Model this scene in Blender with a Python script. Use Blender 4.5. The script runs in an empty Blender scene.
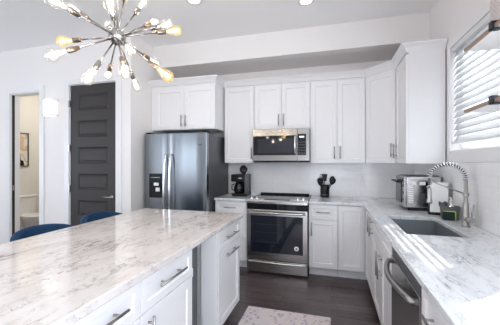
import bpy, bmesh, math, random
from mathutils import Vector, Matrix
PI = math.pi
random.seed(7)
S = bpy.context.scene
C = S.collection

# ------------------------------------------------------------------ camera
F_PX, YAW = 284.0, 0.279
cam_d = bpy.data.cameras.new('camera'); cam = bpy.data.objects.new('camera', cam_d); C.objects.link(cam)
cam_d.sensor_width = 36.0; cam_d.lens = F_PX / 500 * 36.0; cam_d.clip_start = 0.02
cam_d.shift_y = (161.7 - 162.5) / 500
cam.location = (0, 0, 1.392); cam.rotation_euler = (PI / 2, 0, YAW)
S.camera = cam

# ------------------------------------------------------------------ world, sun, light through openings, added fill, exposure
S.view_settings.view_transform = 'Standard'; S.view_settings.look = 'None'
S.view_settings.gamma = 1.0; S.view_settings.use_curve_mapping = False
S.view_settings.exposure = 0.70
w = bpy.data.worlds.new('daylight'); S.world = w; w.use_nodes = True
bg = w.node_tree.nodes['Background']; bg.inputs['Color'].default_value = (0.81, 0.89, 1.0, 1); bg.inputs['Strength'].default_value = 4.2
sd = bpy.data.lights.new('sun', 'SUN'); sun = bpy.data.objects.new('sun', sd); C.objects.link(sun)
sd.energy = 4.0; sd.angle = math.radians(0.7); sd.color = (1.0, 0.96, 0.90)
sun.rotation_euler = Vector((-.47, -.36, -.60)).to_track_quat('-Z', 'Y').to_euler()
sun.location = (4, 4, 5)
def portal(name, loc, rot, sx, sy):
    d = bpy.data.lights.new(name, 'AREA'); d.shape = 'RECTANGLE'; d.size = sx; d.size_y = sy
    d.cycles.is_portal = True
    o = bpy.data.objects.new(name, d); C.objects.link(o); o.location = loc; o.rotation_euler = rot
REAR = -3.4
portal('fill_opening_rear', (-0.2, REAR, .8), (PI / 2, 0, 0), 1.4, 1.4)  # portal for the low rear opening added as fill
portal('daylight_rear_left', (-5.35, REAR, 1.5), (PI / 2, 0, 0), 1.4, 1.4)
portal('fill_opening_side', (1.11, -1.3, 1.4), (0, PI / 2, 0), 2.6, 3.3)  # portal for the unseen side opening added as fill
portal('fill_opening_left', (-6.25, .4, 1.4), (0, -PI / 2, 0), 1.6, 2.0)  # portal for the unseen left opening added as fill
portal('daylight_kitchen_far', (1.11, 2.43, 1.94), (0, PI / 2, 0), .96, 1.1)
portal('daylight_kitchen_near', (1.11, 1.17, 1.94), (0, PI / 2, 0), .96, 1.1)
pd = bpy.data.lights.new('side_fill_lamp', 'AREA'); pd.shape = 'RECTANGLE'; pd.size = 2.2; pd.size_y = 2.8; pd.energy = 24; pd.color = (.84, .91, 1)  # unseen fill lamp added to brighten the island fronts
po_ = bpy.data.objects.new('side_fill_lamp', pd); C.objects.link(po_); po_.location = (1.03, -1.15, 1.35); po_.rotation_euler = (0, PI / 2, 0)
try:
    S.cycles.use_denoising = True
    S.cycles.max_bounces = 10; S.cycles.diffuse_bounces = 6; S.cycles.transparent_max_bounces = 16
    S.cycles.sample_clamp_indirect = 4.0
    S.cycles.caustics_reflective = False; S.cycles.caustics_refractive = False
except Exception: pass

# ------------------------------------------------------------------ materials
def mat(name, col=(.8, .8, .8), rough=.5, metal=0.0, spec=.5, coat=0, emit=None, es=0):
    m = bpy.data.materials.new(name); m.use_nodes = True
    b = m.node_tree.nodes['Principled BSDF']
    b.inputs['Base Color'].default_value = (*col, 1); b.inputs['Roughness'].default_value = rough
    b.inputs['Metallic'].default_value = metal; b.inputs['Specular IOR Level'].default_value = spec
    b.inputs['Coat Weight'].default_value = coat
    if emit: b.inputs['Emission Color'].default_value = (*emit, 1); b.inputs['Emission Strength'].default_value = es
    return m
def N(m, t, **kw):
    n = m.node_tree.nodes.new(t)
    for k, v in kw.items(): setattr(n, k, v)
    return n
def lk(m, a, b): m.node_tree.links.new(a, b)
def bs(m): return m.node_tree.nodes['Principled BSDF']
def ramp(m, stops, interp='LINEAR'):
    r = N(m, 'ShaderNodeValToRGB'); cr = r.color_ramp; cr.interpolation = interp
    while len(cr.elements) > 1: cr.elements.remove(cr.elements[-1])
    cr.elements[0].position = stops[0][0]; cr.elements[0].color = (*stops[0][1], 1)
    for p, c in stops[1:]:
        e = cr.elements.new(p); e.color = (*c, 1)
    return r
def coord(m, scale=(1, 1, 1), rot=(0, 0, 0), kind='Object'):
    t = N(m, 'ShaderNodeTexCoord'); mp = N(m, 'ShaderNodeMapping')
    mp.inputs['Scale'].default_value = scale; mp.inputs['Rotation'].default_value = rot
    lk(m, t.outputs[kind], mp.inputs['Vector']); return mp.outputs['Vector']
def noise(m, vec, scale, detail=4, rough=.5, dist=0):
    n = N(m, 'ShaderNodeTexNoise'); n.inputs['Scale'].default_value = scale; n.inputs['Detail'].default_value = detail
    n.inputs['Roughness'].default_value = rough; n.inputs['Distortion'].default_value = dist
    lk(m, vec, n.inputs['Vector']); return n.outputs['Fac']
def bump(m, h, strength=.1, dist=.01):
    b = N(m, 'ShaderNodeBump'); b.inputs['Strength'].default_value = strength; b.inputs['Distance'].default_value = dist
    lk(m, h, b.inputs['Height']); lk(m, b.outputs['Normal'], bs(m).inputs['Normal'])
def mix(m, fac, a, b, blend='MIX'):
    x = N(m, 'ShaderNodeMix', data_type='RGBA', blend_type=blend)
    if isinstance(fac, (int, float)): x.inputs[0].default_value = fac
    else: lk(m, fac, x.inputs[0])
    for i, v in ((6, a), (7, b)):
        if isinstance(v, tuple): x.inputs[i].default_value = (*v, 1)
        else: lk(m, v, x.inputs[i])
    return x.outputs[2]

def painted(name, col, rough=.6, b=.03):
    m = mat(name, col, rough); v = coord(m)
    n = noise(m, v, 60, 3)
    r = ramp(m, [(0, tuple(c * .985 for c in col)), (1, col)]); lk(m, n, r.inputs[0]); lk(m, r.outputs[0], bs(m).inputs['Base Color'])
    bump(m, n, b, .002); return m
M = {}
M['wall'] = painted('wall_paint', (.83, .80, .785), .6)
M['ceil'] = painted('ceiling_paint', (.93, .925, .925), .8)
M['cab'] = painted('cabinet_lacquer', (.81, .80, .805), .32, .01)
M['trim'] = painted('trim_gloss_paint', (.80, .79, .79), .35, .01)
M['door'] = painted('charcoal_door_paint', (.023, .018, .018), .55, .02)
M['bath'] = painted('bathroom_paint', (.78, .755, .70), .6)
M['lamp'] = mat('polished_lamp_nickel', (.42, .39, .37), .16, 1)
M['nickel'] = mat('brushed_nickel', (.40, .39, .375), .3, 1)
M['chrome'] = mat('chrome', (.75, .75, .76), .15, 1)
M['black'] = mat('black_plastic', (.008, .008, .010), .4, 0, .25)
M['blackglass'] = mat('black_glass', (.006, .007, .009), .06, 0, .35)
M['blackmetal'] = mat('black_powder_coat', (.010, .012, .022), .45)
M['porcelain'] = mat('porcelain', (.8, .79, .77), .15)
M['whiteplastic'] = mat('white_plastic', (.86, .85, .84), .35)
M['greyplastic'] = mat('grey_plastic', (.085, .09, .10), .4)
M['brass'] = mat('antique_brass', (.38, .30, .24), .3, 1)
M['sponge'] = painted('green_scouring_pad', (.008, .03, .026), .95, .8)
M['yellow'] = painted('yellow_sponge_foam', (.62, .66, .08), .95, .5)
M['wood'] = mat('pine_shelf_edge', (.33, .23, .17), .5)
M['leg'] = mat('dark_bronze_legs', (.05, .04, .035), .4, .8)
M['display'] = mat('display_digits', (.1, .15, .2), .3, emit=(.6, .85, 1), es=1.5)

def steel(name, col, rough, axis):
    m = mat(name, col, rough, 1)
    sc = {'x': (2, 300, 300), 'y': (300, 2, 300), 'z': (300, 300, 2)}[axis]
    n = noise(m, coord(m, sc), 1.0, 3)
    r = ramp(m, [(0, (rough * .8,) * 3), (1, (rough * 1.3,) * 3)]); lk(m, n, r.inputs[0]); lk(m, r.outputs[0], bs(m).inputs['Roughness'])
    bump(m, n, .04, .001)
    if axis == 'z':
        v = coord(m, (2.2, 2.2, .12)); q = noise(m, v, 2.4, 2)
        b2 = N(m, 'ShaderNodeBump'); b2.inputs['Strength'].default_value = .25; b2.inputs['Distance'].default_value = .02
        lk(m, q, b2.inputs['Height']); lk(m, b2.outputs['Normal'], bs(m).inputs['Normal'])
    return m
M['steel'] = steel('stainless_brushed', (.47, .465, .46), .22, 'x')
M['steel3'] = steel('stainless_microwave', (.33, .32, .31), .18, 'x')
M['steel2'] = steel('stainless_range', (.54, .53, .52), .2, 'x')
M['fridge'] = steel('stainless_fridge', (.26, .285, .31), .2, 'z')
M['fridgeside'] = mat('fridge_grey_side', (.10, .105, .115), .4, .3)
M['sink'] = mat('sink_steel', (.25, .28, .30), .4, .5)

def marble(name, base, vein, tone, strength, seed):
    m = mat(name, base, .07, 0, .55)
    v = coord(m, (1, 1, 1)); off = N(m, 'ShaderNodeVectorMath', operation='ADD'); lk(m, v, off.inputs[0]); off.inputs[1].default_value = (seed, seed * .7, 0)
    st = N(m, 'ShaderNodeMapping'); st.inputs['Rotation'].default_value = (0, 0, .15); st.inputs['Scale'].default_value = (2.5, 1.0, 1.6); lk(m, off.outputs[0], st.inputs['Vector'])
    sv = st.outputs['Vector']
    cl = noise(m, sv, 2.6, 5, .6, .6)
    cloud = ramp(m, [(.3, base), (.52, tuple(a * .9 + b * .1 for a, b in zip(base, tone))), (.72, tuple(a * .6 + b * .4 for a, b in zip(base, tone)))]); lk(m, cl, cloud.inputs[0])
    col = cloud.outputs[0]
    for sc, wd, amt, d in ((3.4, .030, .75, 1.3), (7.5, .036, .6, 1.6), (17, .05, .40, 1.0)):
        n = noise(m, sv, sc, 7, .62, d)
        a = N(m, 'ShaderNodeMath', operation='SUBTRACT'); lk(m, n, a.inputs[0]); a.inputs[1].default_value = .5
        b = N(m, 'ShaderNodeMath', operation='ABSOLUTE'); lk(m, a.outputs[0], b.inputs[0])
        r = ramp(m, [(0, (1, 1, 1)), (wd * .35, (.6,) * 3), (wd, (0, 0, 0))]); lk(m, b.outputs[0], r.inputs[0])
        g = noise(m, sv, sc * .45 + 1.1, 3, .5)
        gr = ramp(m, [(.50, (0, 0, 0)), (.66, (1, 1, 1))]); lk(m, g, gr.inputs[0])
        mu = N(m, 'ShaderNodeMath', operation='MULTIPLY'); lk(m, r.outputs[0], mu.inputs[0]); lk(m, gr.outputs[0], mu.inputs[1])
        m2 = N(m, 'ShaderNodeMath', operation='MULTIPLY'); lk(m, mu.outputs[0], m2.inputs[0]); m2.inputs[1].default_value = amt * strength
        col = mix(m, m2.outputs[0], col, vein)
    lk(m, col, bs(m).inputs['Base Color']); return m
M['marble'] = marble('perimeter_marble', (.76, .77, .79), (.20, .21, .235), (.34, .355, .39), 1.15, 3.1)  # same stone as the island; its cooler light is put into this colour
M['marble2'] = marble('island_marble', (.72, .675, .65), (.15, .125, .12), (.42, .34, .30), 1.15, 8.3)  # warmer light over the island is put into the base colour

def tile(name, plane):
    m = mat(name, (.7, .7, .7), .12)
    t = N(m, 'ShaderNodeTexCoord'); sx = N(m, 'ShaderNodeSeparateXYZ'); lk(m, t.outputs['Object'], sx.inputs[0])
    cb = N(m, 'ShaderNodeCombineXYZ'); lk(m, sx.outputs['X' if plane == 'x' else 'Y'], cb.inputs[0]); lk(m, sx.outputs['Z'], cb.inputs[1])
    b = N(m, 'ShaderNodeTexBrick'); lk(m, cb.outputs[0], b.inputs['Vector'])
    b.inputs['Color1'].default_value = (.88, .87, .875, 1); b.inputs['Color2'].default_value = (.85, .845, .85, 1); b.inputs['Mortar'].default_value = (.78, .775, .78, 1)
    b.inputs['Scale'].default_value = 1; b.inputs['Brick Width'].default_value = .152; b.inputs['Row Height'].default_value = .0762
    b.inputs['Mortar Size'].default_value = .0016; b.inputs['Mortar Smooth'].default_value = .3
    lk(m, b.outputs['Color'], bs(m).inputs['Base Color'])
    inv = N(m, 'ShaderNodeMath', operation='SUBTRACT'); inv.inputs[0].default_value = 1; lk(m, b.outputs['Fac'], inv.inputs[1])
    bump(m, inv.outputs[0], .12, .002); return m
M['tile_x'] = tile('subway_tile_back', 'x'); M['tile_y'] = tile('subway_tile_side', 'y')

def floorboards():
    m = mat('dark_hardwood', (.03, .02, .02), .22, 0, .5)
    v = coord(m)
    b = N(m, 'ShaderNodeTexBrick'); lk(m, v, b.inputs['Vector'])
    b.inputs['Color1'].default_value = (.105, .080, .080, 1); b.inputs['Color2'].default_value = (.070, .052, .053, 1); b.inputs['Mortar'].default_value = (.008, .006, .006, 1)
    b.inputs['Scale'].default_value = 1; b.inputs['Brick Width'].default_value = 1.3; b.inputs['Row Height'].default_value = .127
    b.inputs['Mortar Size'].default_value = .0016; b.offset_frequency = 2; b.offset = .37
    g = noise(m, coord(m, (1.5, 22, 1)), 3, 6, .65, .4)
    gr = ramp(m, [(.25, (.55, .55, .55)), (.75, (1.35, 1.3, 1.3))]); lk(m, g, gr.inputs[0])
    lk(m, mix(m, 1.0, b.outputs['Color'], gr.outputs[0], 'MULTIPLY'), bs(m).inputs['Base Color'])
    bump(m, g, .06, .003); return m
M['floor'] = floorboards()

def rugmat():
    m = mat('distressed_rug', (.6, .55, .55), .95, 0, .1)
    v = coord(m)
    vo = N(m, 'ShaderNodeTexVoronoi', feature='F1', distance='MANHATTAN'); vo.inputs['Scale'].default_value = 22; lk(m, v, vo.inputs['Vector'])
    w1 = ramp(m, [(.0, (.22, .07, .10)), (.14, (.34, .27, .38)), (.24, (.68, .60, .60)), (.36, (.38, .33, .44)), (.52, (.72, .64, .62))]); lk(m, vo.outputs['Distance'], w1.inputs[0])
    n = noise(m, v, 28, 5, .7); nr = ramp(m, [(.52, (0, 0, 0)), (.70, (.8, .8, .8))]); lk(m, n, nr.inputs[0])
    n2 = noise(m, v, 3.3, 2); n2r = ramp(m, [(.35, (.60, .53, .52)), (.5, (.54, .50, .56)), (.68, (.64, .50, .46))]); lk(m, n2, n2r.inputs[0])
    lk(m, mix(m, nr.outputs[0], w1.outputs[0], n2r.outputs[0]), bs(m).inputs['Base Color'])
    bump(m, noise(m, v, 240, 2), .5, .004); return m
M['rug'] = rugmat()

def velvet():
    m = mat('navy_velvet', (.007, .036, .090), .8, 0, .3)
    b = bs(m); b.inputs['Sheen Weight'].default_value = .25; b.inputs['Sheen Roughness'].default_value = .35; b.inputs['Sheen Tint'].default_value = (.25, .45, .8, 1)
    bump(m, noise(m, coord(m), 160, 3), .15, .003); return m
M['velvet'] = velvet()

def seeglass(name, tint, gloss, emit=None, es=0.0, facing=0.0):
    m = bpy.data.materials.new(name); m.use_nodes = True; nt = m.node_tree
    for n in list(nt.nodes): nt.nodes.remove(n)
    out = N(m, 'ShaderNodeOutputMaterial'); tr = N(m, 'ShaderNodeBsdfTransparent'); tr.inputs[0].default_value = (*tint, 1)
    gl = N(m, 'ShaderNodeBsdfGlossy'); gl.inputs['Roughness'].default_value = .03
    mx = N(m, 'ShaderNodeMixShader'); lw = N(m, 'ShaderNodeLayerWeight'); lw.inputs[0].default_value = .25
    mu = N(m, 'ShaderNodeMath', operation='MULTIPLY_ADD'); lk(m, lw.outputs['Facing'], mu.inputs[0]); mu.inputs[1].default_value = gloss; mu.inputs[2].default_value = .03
    lk(m, mu.outputs[0], mx.inputs[0]); lk(m, tr.outputs[0], mx.inputs[1]); lk(m, gl.outputs[0], mx.inputs[2])
    last = mx.outputs[0]
    if emit:
        em = N(m, 'ShaderNodeEmission'); em.inputs[0].default_value = (*emit, 1); em.inputs[1].default_value = es
        ad = N(m, 'ShaderNodeAddShader'); lk(m, last, ad.inputs[0]); lk(m, em.outputs[0], ad.inputs[1]); last = ad.outputs[0]
    lk(m, last, out.inputs['Surface']); return m
M['pane'] = seeglass('window_glass', (.97, .98, .98), .3)
M['bulb'] = seeglass('bulb_clear_glass', (.90, .90, .88), .7, (1, .92, .80), .07)
M['bulby'] = seeglass('bulb_amber_glass', (.95, .84, .58), .6, (1, .76, .34), .16)
M['glow'] = mat('bulb_glow_core', (1, 1, 1), .5, emit=(1, .90, .70), es=5.0)
M['glowy'] = mat('amber_glow_core', (1, 1, 1), .5, emit=(1, .72, .30), es=3.5)
M['lampwhite'] = mat('lit_opal_glass', (1, 1, 1), .3, emit=(1, .95, .86), es=.45)
M['canlight'] = mat('recessed_light_lens', (1, 1, 1), .3, emit=(1, .95, .88), es=6.0)
M['caraf'] = seeglass('carafe_glass', (.25, .22, .2), .5)

def ovenglass():
    m = mat('oven_door_glass', (.010, .013, .022), .05, 0, .6); return m
M['oven'] = ovenglass()
def blindmat():
    m = mat('blind_slat_white', (.82, .82, .82), .45)
    b = bs(m); b.inputs['Transmission Weight'].default_value = 0
    nt = m.node_tree; out = [n for n in nt.nodes if n.type == 'OUTPUT_MATERIAL'][0]
    tl = N(m, 'ShaderNodeBsdfTranslucent'); tl.inputs[0].default_value = (.85, .86, .88, 1)
    mx = N(m, 'ShaderNodeMixShader'); mx.inputs[0].default_value = .16
    lk(m, b.outputs[0], mx.inputs[1]); lk(m, tl.outputs[0], mx.inputs[2]); lk(m, mx.outputs[0], out.inputs['Surface']); return m
M['blind'] = blindmat()
def dimple():
    m = mat('woven_cream_basket', (.84, .79, .77), .8)
    t = N(m, 'ShaderNodeTexCoord'); sx = N(m, 'ShaderNodeSeparateXYZ'); lk(m, t.outputs['Object'], sx.inputs[0])
    ad = N(m, 'ShaderNodeMath', operation='ADD'); lk(m, sx.outputs['X'], ad.inputs[0]); lk(m, sx.outputs['Y'], ad.inputs[1])
    cb = N(m, 'ShaderNodeCombineXYZ'); lk(m, ad.outputs[0], cb.inputs[0]); lk(m, sx.outputs['Z'], cb.inputs[1])
    b = N(m, 'ShaderNodeTexBrick'); lk(m, cb.outputs[0], b.inputs['Vector'])
    b.inputs['Color1'].default_value = (.86, .80, .78, 1); b.inputs['Color2'].default_value = (.82, .76, .74, 1); b.inputs['Mortar'].default_value = (.66, .56, .53, 1)
    b.inputs['Scale'].default_value = 1; b.inputs['Brick Width'].default_value = .03; b.inputs['Row Height'].default_value = .016; b.inputs['Mortar Size'].default_value = .0016
    lk(m, b.outputs['Color'], bs(m).inputs['Base Color']); return m
M['basket'] = dimple()
def artmat():
    m = mat('abstract_print', (.7, .65, .6), .5)
    v = coord(m); n = noise(m, v, 4.5, 2, .5, .4)
    r = ramp(m, [(0, (.72, .68, .62)), (.46, (.72, .68, .62)), (.47, (.62, .42, .24)), (.6, (.70, .56, .42)), (.61, (.70, .68, .66))]); lk(m, n, r.inputs[0])
    lk(m, r.outputs[0], bs(m).inputs['Base Color']); return m
M['art'] = artmat()

# ------------------------------------------------------------------ mesh helpers
class MB:
    def __init__(s): s.bm = bmesh.new()
    def box(s, x0, x1, y0, y1, z0, z1):
        vs = [s.bm.verts.new(p) for p in ((x0, y0, z0), (x1, y0, z0), (x1, y1, z0), (x0, y1, z0), (x0, y0, z1), (x1, y0, z1), (x1, y1, z1), (x0, y1, z1))]
        for f in ((0, 3, 2, 1), (4, 5, 6, 7), (0, 1, 5, 4), (1, 2, 6, 5), (2, 3, 7, 6), (3, 0, 4, 7)): s.bm.faces.new([vs[i] for i in f])
        return s
    def shaker(s, x0, x1, z0, z1, y0=0.0, t=.02, rail=.058, depth=.011):
        # a slab whose front (at y0-t) has a recessed centre panel
        yf, yb = y0 - t, y0
        o = [(x0, z0), (x1, z0), (x1, z1), (x0, z1)]
        r = min(rail, (x1 - x0) * .3, (z1 - z0) * .3)
        i = [(x0 + r, z0 + r), (x1 - r, z0 + r), (x1 - r, z1 - r), (x0 + r, z1 - r)]
        q = .005
        j = [(x0 + r + q, z0 + r + q), (x1 - r - q, z0 + r + q), (x1 - r - q, z1 - r - q), (x0 + r + q, z1 - r - q)]
        F = [s.bm.verts.new((a, yf, b)) for a, b in o]; B = [s.bm.verts.new((a, yb, b)) for a, b in o]
        I = [s.bm.verts.new((a, yf, b)) for a, b in i]; J = [s.bm.verts.new((a, yf + depth * .8, b)) for a, b in j]
        for k in range(4):
            n = (k + 1) % 4
            s.bm.faces.new((F[k], F[n], I[n], I[k])); s.bm.faces.new((I[k], I[n], J[n], J[k])); s.bm.faces.new((F[n], F[k], B[k], B[n]))
        s.bm.faces.new(J); s.bm.faces.new(B[::-1]); return s
    def tube(s, pts, r, seg=10, caps=True, closed=False):
        pts = [Vector(p) for p in pts]; n = len(pts); rings = []
        rr = r if isinstance(r, (list, tuple)) else [r] * n
        prev = None
        for k, p in enumerate(pts):
            if closed: d = pts[(k + 1) % n] - pts[k - 1]
            else: d = pts[min(k + 1, n - 1)] - pts[max(k - 1, 0)]
            d.normalize()
            if prev is None: u = d.orthogonal().normalized()
            else: u = (prev - d * prev.dot(d)).normalized()
            prev = u; v = d.cross(u)
            rings.append([s.bm.verts.new(p + (u * math.cos(a) + v * math.sin(a)) * rr[k]) for a in (2 * PI * q / seg for q in range(seg))])
        for k in range(n if closed else n - 1):
            A, B = rings[k], rings[(k + 1) % n]
            for q in range(seg):
                e = (q + 1) % seg; f = s.bm.faces.new((A[q], A[e], B[e], B[q])); f.smooth = True
        if caps and not closed: s.bm.faces.new(rings[0][::-1]); s.bm.faces.new(rings[-1])
        return s
    def lathe(s, prof, seg=24, at=(0, 0, 0), axis=(0, 0, 1)):
        q = Vector((0, 0, 1)).rotation_difference(Vector(axis).normalized()); at = Vector(at); rings = []
        for r, z in prof:
            if r < 1e-6: rings.append([s.bm.verts.new(at + q @ Vector((0, 0, z)))])
            else: rings.append([s.bm.verts.new(at + q @ Vector((r * math.cos(a), r * math.sin(a), z))) for a in (2 * PI * k / seg for k in range(seg))])
        for A, B in zip(rings, rings[1:]):
            for k in range(seg):
                e = (k + 1) % seg
                if len(A) == 1 and len(B) == 1: continue
                if len(A) == 1: f = s.bm.faces.new((A[0], B[e], B[k]))
                elif len(B) == 1: f = s.bm.faces.new((A[k], A[e], B[0]))
                else: f = s.bm.faces.new((A[k], A[e], B[e], B[k]))
                f.smooth = True
        return s
    def prism(s, pts, z0, z1):
        a = [s.bm.verts.new((x, y, z0)) for x, y in pts]; b = [s.bm.verts.new((x, y, z1)) for x, y in pts]; n = len(pts)
        s.bm.faces.new(a[::-1]); s.bm.faces.new(b)
        for k in range(n): s.bm.faces.new((a[k], a[(k + 1) % n], b[(k + 1) % n], b[k]))
        return s
    def quadstrip(s, rows, closed=False):
        R = [[s.bm.verts.new(p) for p in r] for r in rows]
        for A, B in zip(R, R[1:]):
            for k in range(len(A) - 1):
                f = s.bm.faces.new((A[k], A[k + 1], B[k + 1], B[k])); f.smooth = True
        return R
    def build(s, name, m, parent=None, bevel=0, seg=2, mats=None, fix=True):
        if fix: bmesh.ops.recalc_face_normals(s.bm, faces=s.bm.faces[:])
        me = bpy.data.meshes.new(name); s.bm.to_mesh(me); s.bm.free()
        o = bpy.data.objects.new(name, me); C.objects.link(o)
        me.materials.append(M[m])
        for x in mats or []: me.materials.append(M[x])
        if parent: o.parent = parent
        if bevel:
            b = o.modifiers.new('bevel', 'BEVEL'); b.width = bevel; b.segments = seg; b.limit_method = 'ANGLE'; b.angle_limit = math.radians(40)
            b.harden_normals = False
        return o
def box(name, m, x0, x1, y0, y1, z0, z1, parent=None, bevel=0, seg=2): return MB().box(x0, x1, y0, y1, z0, z1).build(name, m, parent, bevel, seg)
def tag(o, label, cat, group=None):
    o['label'] = label; o['category'] = cat
    if group: o['group'] = group
    return o
def thing(name, label, cat, loc=(0, 0, 0), rz=0, group=None):
    o = bpy.data.objects.new(name, None); C.objects.link(o); o.location = loc; o.rotation_euler = (0, 0, rz); o.empty_display_size = .1
    return tag(o, label, cat, group)
def struct(o): o['kind'] = 'structure'; return o

# ------------------------------------------------------------------ room shell
XR, YB, XF, YD, ZC = 1.035, 4.12, -2.48, 3.09, 3.05
XL = -6.2
struct(box('floor', 'floor', XL, XR + .14, REAR - .1, 5.1, -.06, 0))
struct(box('ceiling', 'ceil', XL, XR + .14, REAR - .1, 5.1, ZC, ZC + .08))
struct(box('wall_back', 'wall', XF - .12, XR + .14, YB + .012, YB + .14, 0, ZC))
def holed_wall(name, m, axis, p0, p1, a0, a1, z0, z1, holes):
    # wall in the plane axis=const with rectangular openings
    A = sorted({a0, a1, *[h[0] for h in holes], *[h[1] for h in holes]}); Z = sorted({z0, z1, *[h[2] for h in holes], *[h[3] for h in holes]})
    mb = MB(); bm = mb.bm; cache = {}
    def V(p, a, z):
        k = (p, a, z)
        if k not in cache: cache[k] = bm.verts.new((p, a, z) if axis == 'x' else (a, p, z))
        return cache[k]
    solid = {}
    for i in range(len(A) - 1):
        for j in range(len(Z) - 1):
            ca, cz = (A[i] + A[i + 1]) / 2, (Z[j] + Z[j + 1]) / 2
            solid[i, j] = not any(h[0] < ca < h[1] and h[2] < cz < h[3] for h in holes)
    for (i, j), sl in solid.items():
        if not sl: continue
        for p in (p0, p1): bm.faces.new([V(p, A[i], Z[j]), V(p, A[i + 1], Z[j]), V(p, A[i + 1], Z[j + 1]), V(p, A[i], Z[j + 1])])
        for di, dj, e in ((-1, 0, ((A[i], Z[j]), (A[i], Z[j + 1]))), (1, 0, ((A[i + 1], Z[j]), (A[i + 1], Z[j + 1]))), (0, -1, ((A[i], Z[j]), (A[i + 1], Z[j]))), (0, 1, ((A[i], Z[j + 1]), (A[i + 1], Z[j + 1])))):
            if not solid.get((i + di, j + dj), False):
                (a, z), (b, y) = e; bm.faces.new([V(p0, a, z), V(p0, b, y), V(p1, b, y), V(p1, a, z)])
    return struct(mb.build(name, m))
W1, W2, WZ = (1.88, 2.975), (.62, 1.72), (1.475, 2.42)
holed_wall('wall_right', 'wall', 'x', XR + .012, XR + .14, REAR - .1, YB + .14, 0, ZC, [(*W1, *WZ), (*W2, *WZ), (-2.95, .35, .1, 2.7)])  # last, large opening is unseen, added to light the island fronts
DX0, DX1 = -3.467, -2.716     # charcoal door
BX0, BX1 = -4.60, -4.02       # bathroom opening
holed_wall('wall_front_left', 'wall', 'y', YD, YD + .12, XL, XF, 0, ZC, [(DX0 - .015, DX1 + .015, 0, 2.455), (BX0, BX1, 0, 2.40)])
struct(box('wall_alcove', 'wall', XF - .12, XF, YD + .12, YB + .012, 0, ZC))
struct(box('trim_1', 'wall', XF, XR + .012, 3.57, YB + .012, 2.74, ZC))      # boxed soffit
holed_wall('wall_rear', 'wall', 'y', REAR - .12, REAR, XL, XR + .14, 0, ZC, [(-.8, .4, .1, 1.4), (-5.1, -4.65, .8, 2.2), (-6.05, -5.45, .8, 2.2)])  # first, low opening is added to light the base cabinets along the aisle
holed_wall('wall_left', 'wall', 'x', XL - .1, XL, REAR - .1, 5.1, 0, ZC, [(-.6, 1.4, .6, 2.2)])  # unseen opening added to throw light on the right wall
# bathroom
struct(box('wall_bathroom_left', 'bath', -5.72, -5.6, YD + .12, 5.0, 0, ZC))
struct(box('wall_bathroom_back', 'bath', -5.6, -3.55, 4.9, 5.0, 0, ZC))
struct(box('wall_bathroom_right', 'bath', -3.67, -3.55, YD + .12, 4.9, 0, ZC))
# tile
struct(box('trim_2', 'tile_x', XF + 1.0, XR, YB, YB + .012, .914, 1.383))
struct(box('trim_3', 'tile_y', XR, XR + .012, -.6, YB, .914, 1.385))

# door casings
def casing(name, x0, x1, zt, wd=.085):
    mb = MB(); y0, y1 = YD - .018, YD - .0005
    mb.box(x0 - wd, x0, y0, y1, 0, zt + wd); mb.box(x1, x1 + wd, y0, y1, 0, zt + wd); mb.box(x0, x1, y0, y1, zt, zt + wd)
    return struct(mb.build(name, 'trim', bevel=.004))
casing('trim_4', DX0 - .012, DX1 + .012, 2.45)
casing('trim_5', BX0, BX1, 2.40)
mb = MB(); mb.box(BX0, BX0 + .012, YD, YD + .010, 0, 2.40); mb.box(BX0, BX0 + .012, YD + .052, YD + .125, 0, 2.40); mb.box(BX1 - .012, BX1, YD, YD + .125, 0, 2.40); mb.box(BX0 + .012, BX1 - .012, YD, YD + .125, 2.388, 2.40)
struct(mb.build('trim_6', 'trim'))
d2 = struct(box('door_2', 'door', BX0 - .002, BX0 + .010, YD + .011, YD + .051, .01, 2.385))
box('edge_pull', 'nickel', BX0 + .010, BX0 + .013, YD + .020, YD + .042, .96, 1.04, d2)
# charcoal six-panel door
mb = MB(); bm = mb.bm
mb.box(DX0, DX1, YD + .022, YD + .06, .008, 2.44)
d1 = struct(mb.build('door_1', 'door', bevel=.002))
def panel_ring(x0, x1, z0, z1):
    mb = MB(); y = YD + .022
    loops = [(0, -.0), (.0, -.016), (.010, -.016), (.030, -.003), (.042, -.003), (.055, -.012)]
    R = []
    for ins, dy in loops:
        R.append([mb.bm.verts.new(p) for p in ((x0 + ins, y + dy, z0 + ins), (x1 - ins, y + dy, z0 + ins), (x1 - ins, y + dy, z1 - ins), (x0 + ins, y + dy, z1 - ins))])
    for A, B in zip(R, R[1:]):
        for k in range(4): mb.bm.faces.new((A[k], A[(k + 1) % 4], B[(k + 1) % 4], B[k]))
    mb.bm.faces.new(R[-1]); return mb
for k in range(6):
    zt = 2.325 - .3625 * k
    panel_ring(DX0 + .115, DX1 - .115, zt - .245, zt).build('door_panel', 'door', d1)
for k in range(7):
    z0 = 2.325 - .3625 * k if k < 7 else 0; zz1 = 2.44 if k == 0 else 2.325 - .3625 * (k - 1) - .245
    box('rail', 'door', DX0 + .115, DX1 - .115, YD + .006, YD + .023, max(z0, .01), zz1, d1)
for a, b in ((DX0, DX0 + .115), (DX1 - .115, DX1)): box('stile', 'door', a, b, YD + .006, YD + .023, .01, 2.44, d1)
hm = MB(); hx = DX1 - .065
hm.lathe([(0, 0), (.026, 0), (.026, .008), (.01, .012), (.01, .045), (0, .045)], 20, (hx, YD + .006, .925), (0, -1, 0))
hm.tube([(hx, YD - .036, .925), (hx - .03, YD - .04, .925), (hx - .12, YD - .036, .928)], [.010, .009, .007])
hm.build('door_handle', 'nickel', d1)
for z in (2.19, 1.58, 1.02, .25):
    box('hinge', 'nickel', DX0 - .014, DX0 + .003, YD - .022, YD + .006, z - .045, z + .045, d1)

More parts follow.
